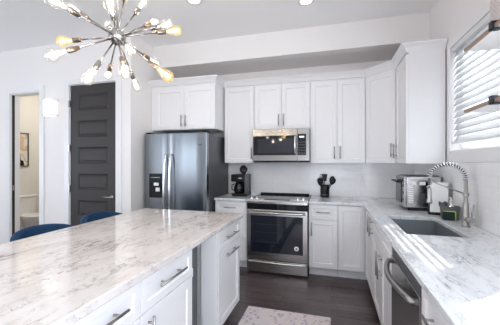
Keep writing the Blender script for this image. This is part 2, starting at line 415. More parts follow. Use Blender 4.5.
# windows: casing-less drywall opening with frame and glass
for n, (y0, y1) in ((1, W1), (2, W2)):
    mb = MB(); x0, x1 = XR + .085, XR + .125; z0, z1 = WZ; t = .045
    mb.box(x0, x1, y0, y0 + t, z0, z1); mb.box(x0, x1, y1 - t, y1, z0, z1); mb.box(x0, x1, y0 + t, y1 - t, z0, z0 + t); mb.box(x0, x1, y0 + t, y1 - t, z1 - t, z1)
    zm = (z0 + z1) / 2; mb.box(x0, x1, y0 + t, y1 - t, zm - .018, zm + .018)
    wn = struct(mb.build('window_%d' % n, 'whiteplastic', bevel=.003))
    box('glass_pane', 'pane', x0 + .018, x0 + .022, y0 + t, y1 - t, z0 + t, z1 - t, wn)
    sl = MB().box(XR + .0005, XR + .085, y0, y1, z0 - .0, z0 + .018).build('window_sill', 'trim', wn, .003)
# picture-frame trim round both windows
mb = MB(); xx0, xx1 = XR - .004, XR + .0115
mb.box(xx0, xx1, W2[0] - .07, W1[1] + .062, WZ[1], WZ[1] + .07)
mb.box(xx0, xx1, W2[0] - .07, W2[0], WZ[0], WZ[1]); mb.box(xx0, xx1, W2[1], W1[0], WZ[0], WZ[1]); mb.box(xx0, xx1, W1[1], W1[1] + .062, WZ[0], WZ[1])
mb.box(xx0, xx1, W2[0] - .07, W1[1] + .062, 1.386, WZ[0])
struct(mb.build('trim_7', 'trim', bevel=.002))

# ------------------------------------------------------------------ cabinets
def bar_handle(parent, x, z, horiz, ln=.16, y=-.02, r=.006, m='nickel'):
    mb = MB(); off = .032; h = ln / 2
    a, b = ((x - h, y - off, z), (x + h, y - off, z)) if horiz else ((x, y - off, z - h), (x, y - off, z + h))
    mb.tube([a, b], r, 10)
    for s_ in (-.62, .62):
        p = (x + s_ * h, y, z) if horiz else (x, y, z + s_ * h)
        mb.tube([p, (p[0], y - off, p[2])], r * .85, 8)
    return mb.build('bar_handle', m, parent)
def cabinet(name, label, loc, rz, w_, d_, z0, z1, fronts, toe=False, group=None, cat='cabinet', face_x=None, shell=False):
    """local x along the face, y into the cabinet, face of the box at y=0, doors in front of it"""
    group = {'upper_cabinet': 'white upper cabinets', 'base_cabinet': 'white base cabinets', 'sink_cabinet': 'white base cabinets', 'island_cabinet': 'white island cabinets'}[name]
    t = thing(name, label, cat, loc, rz, group)
    mb = MB()
    if shell:   # open box without a top: side panels, bottom, back, front frame
        mb.box(0, .018, 0, d_, z0, z1); mb.box(w_ - .018, w_, 0, d_, z0, z1); mb.box(.018, w_ - .018, 0, d_, z0, z0 + .018)
        mb.box(.018, w_ - .018, d_ - .01, d_, z0 + .018, z1); mb.box(.018, w_ - .018, 0, .018, z0 + .018, z1)
    else: mb.box(0.0008, w_ - .0008, 0, d_, z0, z1)
    mb.build('carcass', 'cab', t)
    if toe: box('toe_kick', 'cab', .0008, w_ - .0008, .075, .09, 0, z0, t)
    for f in fronts:
        kind, x0, x1, a, b, hs = f
        o = MB().shaker(x0, x1, a, b, -.0005, .02, .058 if kind == 'door' else .040).build('door' if kind == 'door' else 'drawer_front', 'cab', t, .0015, 1)
        for h in hs: bar_handle(o, *h)
    return t
g = .002
YU = 3.807 + .02      # carcass face; door fronts at 3.807
ZU0, ZU1 = 1.374, 2.455
ZDT = 2.436
def up(w_, cuts, z0=ZU0, hl=None, ln=.16):
    fr = []
    for k_, (a, b, hx) in enumerate(cuts): fr.append(('door', a + (g if a > .01 else .0045), b - (g if k_ < len(cuts) - 1 else .0045), z0 + .003, ZDT, [(hx, z0 + (.135 if z0 < 1.5 else .125), False, ln)] if hx is not None else []))
    return fr
X0, X1, X2, X3 = -1.472, -1.030, -.268, .411
cabinet('upper_cabinet', 'single-door white upper cabinet between the refrigerator and the microwave', (X0, YU, 0), 0, X1 - X0 - g, .29, ZU0, ZU1, up(0, [(0, X1 - X0 - g, X1 - X0 - .035)]), group=None)
cabinet('upper_cabinet', 'short two-door white upper cabinet directly above the microwave', (X1, YU, 0), 0, .762, .29, 1.832, ZU1, up(0, [(0, .381, .381 - .033), (.381, .762, .381 + .033)], 1.832))
cabinet('upper_cabinet', 'tall two-door white upper cabinet right of the microwave, above the utensil crock', (X2, YU, 0), 0, X3 - X2, .29, ZU0, ZU1, up(0, [(0, .3395, .3395 - .035), (.3395, .679, .3395 + .035)]))
# diagonal corner cabinet
XF2, YC2, YE2 = .70, 3.53, 3.075
t = thing('upper_cabinet', 'diagonal white corner upper cabinet with one door', 'cabinet', (X3, 3.807, 0), 0, 'white upper cabinets')
mb = MB(); q = .014
mb.prism([(.002, q + .006), (.002, .308), (XR - X3 - .003, .308), (XR - X3 - .003, YC2 - 3.807 + .002), (XF2 - X3 + q + .006, YC2 - 3.807 + .002)], ZU0, ZU1); mb.build('carcass', 'cab', t)
L = math.hypot(XF2 - X3, YC2 - 3.807); ang = math.atan2(YC2 - 3.807, XF2 - X3)
dd = MB().shaker(.004, L - .004, ZU0 + .003, ZDT, 0, .02).build('door', 'cab', t, .0015, 1); dd.rotation_euler = (0, 0, ang)
dd.location = (0.016 * math.sin(-ang), .016 * math.cos(ang), 0)
bar_handle(dd, L - .04, ZU0 + .15, False)
# right wall cabinet (faces -X)
cabinet('upper_cabinet', 'narrow white upper cabinet on the window wall with a wide blank end panel', (XF2 + .02, YC2, 0), -PI / 2, YC2 - YE2, XR - XF2 - .023, ZU0, ZU1, up(0, [(0, YC2 - YE2, .045)]), )
# over the fridge
cabinet('upper_cabinet', 'deep two-door white cabinet above the refrigerator', (XF + .004, 3.53, 0), 0, -1.49 - XF - .006, .575, 1.835, ZU1,
        [('door', .07, .525, 1.845, 2.415, [(.525 - .03, 1.955, False, .16)]), ('door', .529, .984, 1.845, 2.415, [(.529 + .03, 1.955, False, .16)])])
# crown moulding swept along the tops
def crown(path, prof, name):
    mb = MB(); P = [Vector((x, y)) for x, y in path]; rows = []
    for k, p in enumerate(P):
        def nrm(a, b): d = (b - a).normalized(); return Vector((d.y, -d.x))
        if k == 0: n = nrm(P[0], P[1]); sc = 1
        elif k == len(P) - 1: n = nrm(P[-2], P[-1]); sc = 1
        else:
            n1, n2 = nrm(P[k - 1], P[k]), nrm(P[k], P[k + 1]); n = (n1 + n2).normalized(); sc = 1 / n.dot(n1)
        rows.append([(p.x + n.x * o * sc, p.y + n.y * o * sc, z) for o, z in prof])
    n = len(prof); R = [[mb.bm.verts.new(q) for q in r] for r in rows]
    for A, B in zip(R, R[1:]):
        for k in range(n): mb.bm.faces.new((A[k], A[(k + 1) % n], B[(k + 1) % n], B[k]))
    mb.bm.faces.new(R[0]); mb.bm.faces.new(R[-1][::-1])
    return struct(mb.build(name, 'cab'))
crown([(XF + .001, 3.51), (-1.49, 3.51), (-1.49, 3.807), (X3, 3.807), (XF2, YC2), (XF2, YE2), (XR - .001, YE2)],
      [(-.012, ZU1 + .001), (.0, ZU1 + .001), (.002, ZU1 + .012), (.010, ZU1 + .022), (.022, ZU1 + .042), (.042, ZU1 + .06), (.052, ZU1 + .066), (.052, ZU1 + .080), (-.012, ZU1 + .080)], 'trim_8')

# base cabinets, back wall: door fronts at Y 3.50
YBB = 3.52; ZB0, ZB1 = .112, .882
def df(x0, x1, a, b, h): return ('drawer', x0 + g, x1 - g, a, b, h)
def dr(x0, x1, a, b, h): return ('door', x0 + g, x1 - g, a, b, h)
w0 = X1 - X0 - .006
cabinet('base_cabinet', 'white three-drawer base cabinet left of the range, under the coffee maker', (X0 - .012, YBB, 0), 0, w0 + .012, .59, ZB0, ZB1,
        [df(0, w0, .725, .872, [(w0 / 2, .80, True)]), df(0, w0, .42, .72, [(w0 / 2, .65, True)]), df(0, w0, .118, .415, [(w0 / 2, .345, True)])], True)
cabinet('base_cabinet', 'white base cabinet with one drawer over a door, right of the range', (X2 + .004, YBB, 0), 0, .338, .59, ZB0, ZB1,
        [df(0, .338, .70, .872, [(.169, .79, True)]), dr(0, .338, .118, .695, [(.035, .585, False)])], True)
cabinet('base_cabinet', 'white corner base cabinet with a plain full-height door, right of the drawer cabinet', (X2 + .344, YBB, 0), 0, .948, .59, ZB0, ZB1,
        [dr(0, .294, .118, .872, [])], True)
# right wall base (faces -X); door fronts at X .372
XBB = .392
def right_loc(y): return (XBB, y, 0)
cabinet('base_cabinet', 'white corner base cabinet on the sink side with a full-height door by the corner', right_loc(3.478), -PI / 2, .55, .635, ZB0, ZB1,
        [dr(.02, .55, .118, .872, [(.49, .785, False)])], True)
cabinet('base_cabinet', 'very narrow white pull-out cabinet between corner and sink cabinets', right_loc(2.926), -PI / 2, .114, .635, ZB0, ZB1,
        [dr(0, .114, .118, .872, [(.062, .775, False)])], True)
cabinet('sink_cabinet', 'white two-door cabinet under the sink, left of the dishwasher', right_loc(2.810), -PI / 2, .812, .635, ZB0, ZB1,
        [df(0, .406, .745, .872, []), df(.406, .812, .745, .872, []), dr(0, .406, .118, .74, [(.365, .585, False, .19)]), dr(.406, .812, .118, .74, [(.447, .585, False, .19)])], True, shell=True)
cabinet('base_cabinet', 'white drawer-over-door base cabinet nearest the camera, past the dishwasher', right_loc(1.375), -PI / 2, .62, .635, ZB0, ZB1,
        [df(0, .62, .70, .872, [(.20, .79, True)]), dr(0, .62, .118, .695, [(.06, .60, False)])], True)
cabinet('base_cabinet', 'plain two-door white base cabinet at the near end of the sink-side run', right_loc(.753), -PI / 2, 1.05, .635, ZB0, ZB1,
        [dr(0, .525, .118, .872, []), dr(.525, 1.05, .118, .872, [])], True)

# countertops
def slab(name, m, xs, ys, keep, z0, z1, bevel=.004):
    mb = MB(); bm = mb.bm; c = {}
    def V(i, j, z):
        if (i, j, z) not in c: c[i, j, z] = bm.verts.new((xs[i], ys[j], z))
        return c[i, j, z]
    for i in range(len(xs) - 1):
        for j in range(len(ys) - 1):
            if (i, j) not in keep: continue
            for z in (z0, z1): bm.faces.new([V(i, j, z), V(i + 1, j, z), V(i + 1, j + 1, z), V(i, j + 1, z)])
            for di, dj, e in ((-1, 0, ((i, j), (i, j + 1))), (1, 0, ((i + 1, j), (i + 1, j + 1))), (0, -1, ((i, j), (i + 1, j))), (0, 1, ((i, j + 1), (i + 1, j + 1)))):
                if (i + di, j + dj) not in keep: bm.faces.new([V(*e[0], z0), V(*e[1], z0), V(*e[1], z1), V(*e[0], z1)])
    return mb.build(name, m, None, bevel, 2)
SX0, SX1, SY0, SY1 = .482, .850, 2.10, 2.775
keep = {(i, j) for i in range(4) for j in range(4)} - {(0, 0), (0, 1), (0, 2), (2, 1)}
tag(slab('countertop', 'marble', [X2 + .003, .350, SX0, SX1, XR - .001][0:1] + [.350, SX0, SX1, XR - .001], [-.32, SY0, SY1, 3.478, YB - .001], keep, .884, .914),
    'pale grey L-shaped marble countertop with the sink cut into it', 'countertop')
tag(box('countertop', 'marble', X0 - .018, X1 - .003, 3.478, YB - .001, .884, .914, None, .004), 'short grey marble countertop left of the range, under the coffee maker', 'countertop')

# sink
t = thing('sink', 'undermount rectangular stainless steel sink in the marble countertop', 'sink', (SX0, SY0, .884))
mb = MB(); a, b_ = SX1 - SX0, SY1 - SY0; dp = .215; r = .004
pr = [(-.008, -.001), (.0, -.001), (.002, -dp + .012), (.014, -dp)]
R = []
for ins, z in pr: R.append([mb.bm.verts.new(p) for p in ((ins, ins, z), (a - ins, ins, z), (a - ins, b_ - ins, z), (ins, b_ - ins, z))])
for A, B in zip(R, R[1:]):
    for k in range(4): mb.bm.faces.new((A[k], A[(k + 1) % 4], B[(k + 1) % 4], B[k]))
mb.bm.faces.new(R[-1])
so = mb.build('basin', 'sink', t); sm = so.modifiers.new('thick', 'SOLIDIFY'); sm.thickness = .002; sm.offset = -1
MB().lathe([(0, 0), (.045, 0), (.045, .003), (.03, .001), (0, .001)], 24, (a / 2 + .06, b_ / 2, -dp)).build('drain', 'chrome', t)

# faucet
FX, FY = .955, 2.455
t = thing('faucet', 'tall brushed steel spring-neck kitchen faucet behind the sink', 'faucet', (FX, FY, .9145))
MB().lathe([(0, 0), (.029, 0), (.029, .008), (.022, .012), (.022, .10), (.019, .105), (.019, .17), (.014, .175), (.014, .36), (0, .36)], 24).build('column', 'nickel', t)
mb = MB(); arch = []
R_ = .118
for k in range(33):
    an = PI * k / 32
    arch.append(Vector((-R_ + R_ * math.cos(an), .006 * k / 32, .355 + R_ * .86 * math.sin(an))))
arch = [Vector((0, 0, .34))] + arch + [Vector((-2 * R_, .006, .30)), Vector((-2 * R_, .006, .275))]
mb.tube(arch, .0075, 10); mb.build('hose', 'greyplastic', t)
mb = MB(); coil = []; turns = 21; tot = len(arch) - 1
for k in range(turns * 12 + 1):
    u = k / (turns * 12) * tot; i = min(int(u), tot - 1); fr = u - i
    p = arch[i].lerp(arch[i + 1], fr); d = (arch[i + 1] - arch[i]).normalized(); n1 = Vector((0, 1, 0)); n2 = d.cross(n1).normalized(); an = 2 * PI * k / 12
    coil.append(p + (n1 * math.cos(an) + n2 * math.sin(an)) * .0165)
mb.tube(coil, .0046, 5); mb.build('spring', 'chrome', t)
hx = -2 * R_
MB().lathe([(0, .28), (.013, .28), (.015, .26), (.015, .20), (.019, .185), (.021, .165), (.019, .160), (0, .160)], 20, (hx, .006, 0)).build('spray_head', 'nickel', t)
mb = MB(); mb.tube([(0, 0, .235), (hx * .5, .003, .285), (hx, .006, .335)][0:3:2], .005, 8); mb.lathe([(.018, -.012), (.018, .012), (.0205, .012), (.0205, -.012)], 16, (0, 0, .235)); mb.build('support_arm', 'nickel', t)
mb = MB(); mb.tube([(0, 0, .055), (.012, -.065, .055)], .021, 14); mb.tube([(.011, -.058, .06), (.02, -.07, .17)], [.007, .005], 8); mb.build('lever', 'nickel', t)

# ------------------------------------------------------------------ refrigerator
FRX0, FRX1, FRY = -2.425, -1.512, 3.29
t = thing('refrigerator', 'stainless steel side-by-side refrigerator with black water dispenser', 'refrigerator', (FRX0, FRY, 0))
W_ = FRX1 - FRX0
MB().box(.004, W_ - .004, .085, .80, .02, 1.745).build('body', 'fridgeside', t, .004)
dv = .385
def fdoor(x0, x1):
    mb = MB(); n = 12; pts = []
    for k in range(n + 1):
        u = k / n; pts.append((x0 + (x1 - x0) * u, -.012 * (1 - (2 * u - 1) ** 4)))
    pts += [(x1, .075), (x0, .075)]
    mb.prism(pts, .10, 1.762); o = mb.build('freezer_door' if x0 < .1 else 'refrigerator_door', 'fridge', t, .004)
    for f in o.data.polygons: f.use_smooth = False
    return o
fl = fdoor(.002, dv - .003); fr_ = fdoor(dv + .003, W_ - .002)
for o, x in ((fl, dv - .040), (fr_, dv + .040)):
    mb = MB(); pts = []
    for k in range(21):
        u = k / 20; pts.append((x, -.03 - .045 * math.sin(PI * min(max(u, .0), 1)) ** .55, .55 + .93 * u))
    pts = [(x, -.008, .55)] + pts + [(x, -.008, 1.48)]
    mb.tube(pts, .0155, 10); h = mb.build('door_handle', 'chrome', o)
dsp = box('water_dispenser', 'blackglass', .085, .285, -.016, -.008, .915, 1.235, fl, .004)
box('dispenser_recess', 'black', .11, .26, -.018, -.0155, .94, 1.12, dsp)
box('paddle', 'whiteplastic', .165, .235, -.03, -.0165, 1.075, 1.115, dsp, .003); box('paddle', 'whiteplastic', .195, .25, -.032, -.0165, 1.0, 1.05, dsp, .003)
for k in range(5): box('touch_mark', 'display', .125 + .027 * k, .133 + .027 * k, -.0168, -.0161, 1.18, 1.186, dsp)
box('badge', 'greyplastic', .78, .85, -.0105, -.0065, 1.60, 1.61, fr_)
box('toe_grille', 'black', .01, W_ - .01, .03, .085, .01, .095, t)
box('hinge_cover', 'black', .0, .08, .03, .12, 1.763, 1.785, t); box('hinge_cover', 'black', W_ - .08, W_, .03, .12, 1.763, 1.785, t)

# ------------------------------------------------------------------ microwave
MY = 3.72
t = thing('microwave', 'stainless over-the-range microwave mounted above the range', 'microwave', (X1 + .002, MY, 1.392))
Wm = .758
box('body', 'black', 0, Wm, .03, .39, 0, .438, t)
fd = box('door', 'steel3', 0, .60, 0, .03, .012, .438, t, .003)
box('window_glass', 'blackglass', .012, .592, -.003, .0005, .085, .345, fd)
mb = MB(); mb.box(.07, .55, -.0036, -.0028, .115, .305); mb.build('window_screen', 'oven', fd)
mb = MB(); pts = [(.575 , -.004, .10)] + [(.575, -.012 - .03 * math.sin(PI * k / 12) ** .6, .10 + .235 * k / 12) for k in range(13)] + [(.575, -.004, .335)]
mb.tube(pts, .0125, 10); mb.build('door_handle', 'chrome', fd)
cp = box('control_panel', 'steel3', .603, Wm, 0, .03, .012, .438, t, .003)
box('keypad', 'blackglass', .608, .715, -.003, .0005, .085, .36, cp)
box('clock_display', 'display', .63, .69, -.0038, -.0030, .315, .332, cp)
for i in range(3):
    for j in range(5): box('key', 'greyplastic', .622 + .03 * i, .640 + .03 * i, -.0036, -.0030, .105 + .036 * j, .118 + .036 * j, cp)
box('underside_vent', 'black', .01, Wm - .01, .02, .30, -.008, .011, t)

# ------------------------------------------------------------------ range
t = thing('range', 'stainless slide-in electric range with black glass oven door', 'range', (X1 + .003, 3.44, 0)); Wr = .756
box('body', 'black', .004, Wr - .004, .035, .66, .02, .895, t)
ck = box('cooktop', 'blackglass', 0, Wr, .012, .655, .896, .918, t, .003)
mb = MB()
for (x, y, r_) in ((.19, .20, .10), (.56, .20, .085), (.19, .47, .075), (.56, .47, .11), (.375, .50, .05)): mb.lathe([(r_, .9183), (r_ + .003, .9186), (r_ + .006, .9183)], 40, (x, y, 0))
mb.build('burner_ring', 'greyplastic', ck)
box('rear_vent', 'black', .03, Wr - .03, .60, .655, .9185, .940, t, .004)
mb = MB(); mb.prism([(0, 0), (.0, .0)] and [(.012, .926), (.085, .926), (.085, .900), (.0, .868), (-.012, .872), (-.012, .90)], 0, Wr)
cpn = mb.build('control_panel', 'steel2', t, .002); cpn.matrix_local = Matrix(((0, 0, 1, 0), (1, 0, 0, 0), (0, 1, 0, 0), (0, 0, 0, 1)))
box('touch_panel', 'blackglass', .22, .54, .004, .07, .9265, .9285, t)
for x in (.055, .125, .635, .70):
    mb = MB(); mb.lathe([(0, 0), (.021, 0), (.021, .006), (.017, .010), (.015, .030), (0, .031)], 20, (x, .03, .925), (0, -.25, 1)); mb.build('knob', 'chrome', t)
box('front_band', 'blackglass', .002, Wr - .002, .0, .035, .800, .868, t)
od = box('oven_door', 'steel2', .002, Wr - .002, -.012, .035, .180, .798, t, .004)
box('oven_window', 'oven', .055, Wr - .055, -.0145, -.0115, .270, .725, od, .001)
for z in (.40, .52, .62):
    mb = MB(); mb.tube([(.12, -.0152, z), (.42, -.0152, z)], .0012, 6); mb.build('rack_wire', 'greyplastic', od)
mb = MB(); pts = [(.03, -.012, .765)] + [(.03 + .695 * k / 16, -.045 - .016 * math.sin(PI * k / 16), .765) for k in range(17)] + [(.726, -.012, .765)]
mb.tube(pts, .013, 10); mb.build('door_handle', 'steel2', od)
st = MB().lathe([(0, .0), (.027, 0), (.027, .0008), (0, .0008)], 28, (.625, -.0146, .345), (0, -1, 0)).build('round_sticker', 'whiteplastic', od)
MB().lathe([(0, .0009), (.013, .0009), (0, .0013)], 20, (.625, -.0148, .345), (0, -1, 0)).build('sticker_mark', 'greyplastic', st)
box('badge', 'greyplastic', .345, .41, -.0135, -.0118, .215, .228, od)
wd_ = box('warming_drawer', 'steel2', .002, Wr - .002, -.012, .035, .025, .170, t, .004)
mb = MB(); pts = [(.02 + .715 * k / 16, -.018 - .014 * math.sin(PI * k / 16), .150) for k in range(17)]
mb.tube(pts, .012, 10); mb.build('drawer_lip', 'steel2', wd_)
box('foot_rail', 'black', .02, Wr - .02, .05, .09, 0, .022, t)

# ------------------------------------------------------------------ dishwasher
t = thing('dishwasher', 'stainless dishwasher with curved bar handle, in the sink-side run', 'dishwasher', (.372, 1.99, 0), -PI / 2); Wd = .605
box('tub', 'black', .004, Wd - .004, .03, .62, .10, .875, t)
dw = box('door', 'steel', .004, Wd - .004, -.004, .03, .125, .800, t, .003)
dc = box('control_strip', 'greyplastic', .004, Wd - .004, .0, .03, .803, .874, t, .002)
mb = MB(); pts = [(.03, -.004, .77)] + [(.03 + .545 * k / 18, -.028 - .045 * math.sin(PI * k / 18), .77) for k in range(19)] + [(.575, -.004, .77)]
for (p, q_) in [(-.0, 0)]:
    mb.tube(pts, .015, 10)
mb.build('door_handle', 'nickel', dw)
box('kick_plate', 'black', .006, Wd - .006, .05, .065, .0, .122, t)

# ------------------------------------------------------------------ island (faces +X)
IXF = -.815; IX0, IX1, IY0, IY1 = -1.845, -.786, -.02, 2.515
tag(box('island_countertop', 'marble2', IX0, IX1, IY0, IY1, .876, .914, None, .005), 'large white marble island top with brown and grey veins', 'countertop')
def isl(y): return (IXF - .02, y, 0)
DI = .60
cabinet('island_cabinet', 'white island cabinet at the far end by the refrigerator, with two stacked bar handles', isl(1.985), PI / 2, .51, DI, ZB0, .875,
        [df(.0, .51, .705, .866, [(.265, .785, True, .27, -.02, .0062)]), dr(.0, .51, .118, .70, [(.265, .645, True, .27, -.02, .0062)])], True)
cabinet('island_cabinet', 'white island cabinet just before the niche, with a drawer over a single door', isl(1.085), PI / 2, .483, DI, ZB0, .875,
        [df(.0, .483, .705, .866, [(.235, .795, True, .25, -.02, .0062)]), dr(.0, .483, .118, .70, [(.05, .60, False)])], True)
cabinet('island_cabinet', 'white island cabinet nearest the camera, its drawer handle at the frame bottom', isl(.50), PI / 2, .583, DI, ZB0, .875,
        [df(.0, .583, .705, .866, [(.34, .795, True, .25, -.02, .0062)]), dr(0, .291, .118, .70, [(.255, .60, False)]), dr(.291, .583, .118, .70, [(.34, .60, False)])], True)
cabinet('island_cabinet', 'white island cabinet with no handles at the near end of the island', isl(.0), PI / 2, .498, DI, ZB0, .875,
        [df(.0, .498, .705, .866, []), dr(0, .498, .118, .70, [])], True)
# seating side panel, filler and niche unit
tag(box('island_back_panel', 'cab', IXF - .02 - DI - .022, IXF - .02 - DI - .002, .0, 2.49, 0, .875), 'white back panel of the island, behind the blue stools', 'panel')
t = thing('beverage_cooler', 'grey undercounter cooler recessed in the island niche', 'cooler', (IXF - .13, 1.575, 0), PI / 2); wn = .398
box('body', 'greyplastic', .004, wn - .05, .035, .46, .02, .855, t)
cd = box('door', 'fridgeside', .004, wn - .06, 0, .033, .09, .85, t, .003)
box('door_frame', 'steel', wn - .085, wn - .062, -.003, .0, .095, .845, cd)
box('latch', 'whiteplastic', .15, .20, -.03, -.001, .60, .66, cd, .004)
box('niche_filler_panel', 'cab', 0, 1, 0, 1, 0, 1)
nf = bpy.data.objects['niche_filler_panel']; bpy.data.objects.remove(nf)
tag(box('niche_side_panel', 'cab', IXF - .125, IXF - .001, 1.946, 1.983, .0, .875, None, .002), 'white upright filler panel on the far side of the island niche', 'panel')

# ------------------------------------------------------------------ bar stools
def stool(loc, rz, label):
    t = thing('bar_stool', label, 'stool', loc, rz, 'navy bar stools behind the island')
    # backrest shell: open toward +x
    mb = MB(); r0, r1 = .235, .285; n = 36; rows = []
    for k in range(n + 1):
        a = math.radians(62 + 236 * k / n); ca, sa = math.cos(a), math.sin(a) * 1.02
        dist = abs(math.degrees(a) - 180) / 118
        zt = .875 - .16 * dist ** 2.4; zb = .56
        rows.append([(r0 * ca, r0 * sa, zb), (r0 * ca, r0 * sa, zt - .02), ((r0 + .008) * ca, (r0 + .008) * sa, zt - .006), ((r0 + r1) / 2 * ca, (r0 + r1) / 2 * sa, zt), ((r1 - .008) * ca, (r1 - .008) * sa, zt - .006), (r1 * ca, r1 * sa, zt - .02), (r1 * .94 * ca, r1 * .94 * sa, zb)])
    R = mb.quadstrip(rows); mb.bm.faces.new(R[0]); mb.bm.faces.new(R[-1][::-1])
    for A, B in zip(R, R[1:]): mb.bm.faces.new((A[-1], A[0], B[0], B[-1]))
    mb.build('backrest', 'velvet', t)
    MB().lathe([(0, .555), (.20, .555), (.225, .57), (.232, .61), (.22, .65), (.17, .668), (0, .672)], 32).build('seat', 'velvet', t)
    for a in (45, 135, 225, 315):
        c, s_ = math.cos(math.radians(a)), math.sin(math.radians(a))
        MB().tube([(.15 * c, .15 * s_, .56), (.25 * c, .25 * s_, 0)], [.014, .010], 10).build('leg', 'leg', t)
    MB().tube([(.212 * math.cos(q), .212 * math.sin(q), .21) for q in (2 * PI * k / 32 for k in range(32))], .007, 8, closed=True).build('footrest_ring', 'leg', t)
    return t
stool((-2.045, 1.715, 0), 0, 'navy velvet bar stool nearer the camera, in front of the bathroom doorway')
stool((-2.055, 2.32, 0), 0, 'navy velvet bar stool farther away, in front of the charcoal door')

# ------------------------------------------------------------------ blinds and shelves
def blind(y0, y1, label):
    x = XR + .038; t = thing('window_blind', label, 'blind', (x, (y0 + y1) / 2, WZ[1] - .002)); w_ = (y1 - y0) / 2 - .012
    H_ = WZ[1] - 1.555; n = 15; pitch = (H_ - .05) / n
    mb = MB(); ti = math.radians(64)
    for k in range(n):
        z = -.055 - pitch * (k + .2); c, s_ = math.cos(ti) * .034, math.sin(ti) * .034
        # room-side edge low
        R = []
        for u in (-1, -.5, 0, .5, 1):
            R.append([(c * u, y, z + s_ * u + .0015 * (1 - u * u)) for y in (-w_, w_)])
        top = mb.quadstrip(R); 
    o = mb.build('slat_panel', 'blind', t); sm = o.modifiers.new('thick', 'SOLIDIFY'); sm.thickness = .0022
    box('headrail', 'blind', -.03, .03, -w_, w_, -.045, 0, t, .003)
    box('bottom_rail', 'blind', -.028, .028, -w_, w_, -H_ - .004, -H_ + .016, t, .003)
    for y in (-w_ * .72, w_ * .72):
        MB().tube([(-.030, y, -.04), (-.030, y, -H_)], .0012, 5).build('ladder_cord', 'blind', t)
    return t
blind(*W1, 'white slatted blind in the window next to the upper cabinet')
def shelf(z, label):
    t = thing('floating_shelf', label, 'shelf', (XR - .012, .95, z), 0, 'shelves across the window'); y1 = 2.145 - .95
    box('board', 'whiteplastic', -.185, -.001 + .0, -.55, y1, .0, .018, t, .001)
    box('front_edge', 'wood', -.2, -.185, -.55, y1, -.0005, .0185, t, .001)
    for y in (.85, -.35):
        mb = MB(); mb.box(-.214, -.200, y - .016, y + .016, -.012, .034); mb.box(-.214, -.17, y - .016, y + .016, -.012, -.002); mb.box(-.17, .0145, y - .012, y + .012, -.010, -.0005); mb.box(-.21, -.17, y - .016, y + .016, .0205, .034)
        mb.build('bracket', 'blackmetal', t, .002)
    return t
shelf(2.10, 'upper white shelf with a thin wooden front edge crossing the window')
shelf(1.707, 'lower white shelf with a thin wooden front edge crossing the window')
t = thing('woven_basket', 'cream woven basket standing on the upper window shelf', 'basket', (XR - .0925, 1.76, 2.119))
mb = MB(); pr = []
for ins, z in ((.0, 0), (-.004, .02), (-.006, .17), (-.004, .18), (.004, .18), (.006, .17), (.006, .02)):
    pr.append([(-.085 + ins, -.13 + ins, z), (.085 - ins, -.13 + ins, z), (.085 - ins, .13 - ins, z), (-.085 + ins, .13 - ins, z), (-.085 + ins, -.13 + ins, z)])
mb.quadstrip(pr); mb.build('basket_wall', 'basket', t, fix=True)
box('basket_base', 'basket', -.084, .084, -.129, .129, .002, .012, t)

# ------------------------------------------------------------------ counter things
# coffee maker
t = thing('coffee_maker', 'black drip coffee maker with its round lid raised, left of the range', 'coffee maker', (-1.235, 3.86, .9145))
box('base', 'black', -.10, .115, -.13, .12, 0, .035, t, .006)
box('water_tank', 'black', -.09, .11, .02, .12, .035, .30, t, .008)
box('brew_head', 'black', -.115, .075, -.12, .02, .20, .30, t, .010)
box('tank_trim', 'greyplastic', .078, .112, -.10, .018, .03, .305, t, .004)
box('front_plate', 'steel', .0, .05, -.123, -.1195, .24, .258, t)
cf = MB().lathe([(0, .0), (.055, 0), (.068, .02), (.072, .07), (.055, .125), (.045, .14)], 24, (-.015, -.055, .038)).build('carafe', 'blackglass', t)
MB().tube([(-.085, -.06, .16), (-.115, -.07, .15), (-.118, -.07, .09), (-.087, -.06, .07)], .007, 8).build('carafe_handle', 'black', cf)
MB().lathe([(0, -.012), (.052, -.012), (.056, -.004), (.056, .008), (.046, .014), (0, .016)], 28, (.02, .045, .365), (.25, -.95, .2)).build('lid', 'black', t)
box('lid_hinge', 'black', .0, .045, .04, .075, .295, .335, t)
MB().tube([(.02 + .06 * math.cos(a), .05, .365 + .062 * math.sin(a)) for a in [PI * .05 + PI * .9 * k / 14 for k in range(15)]], .004, 6).build('lid_rim', 'chrome', t)

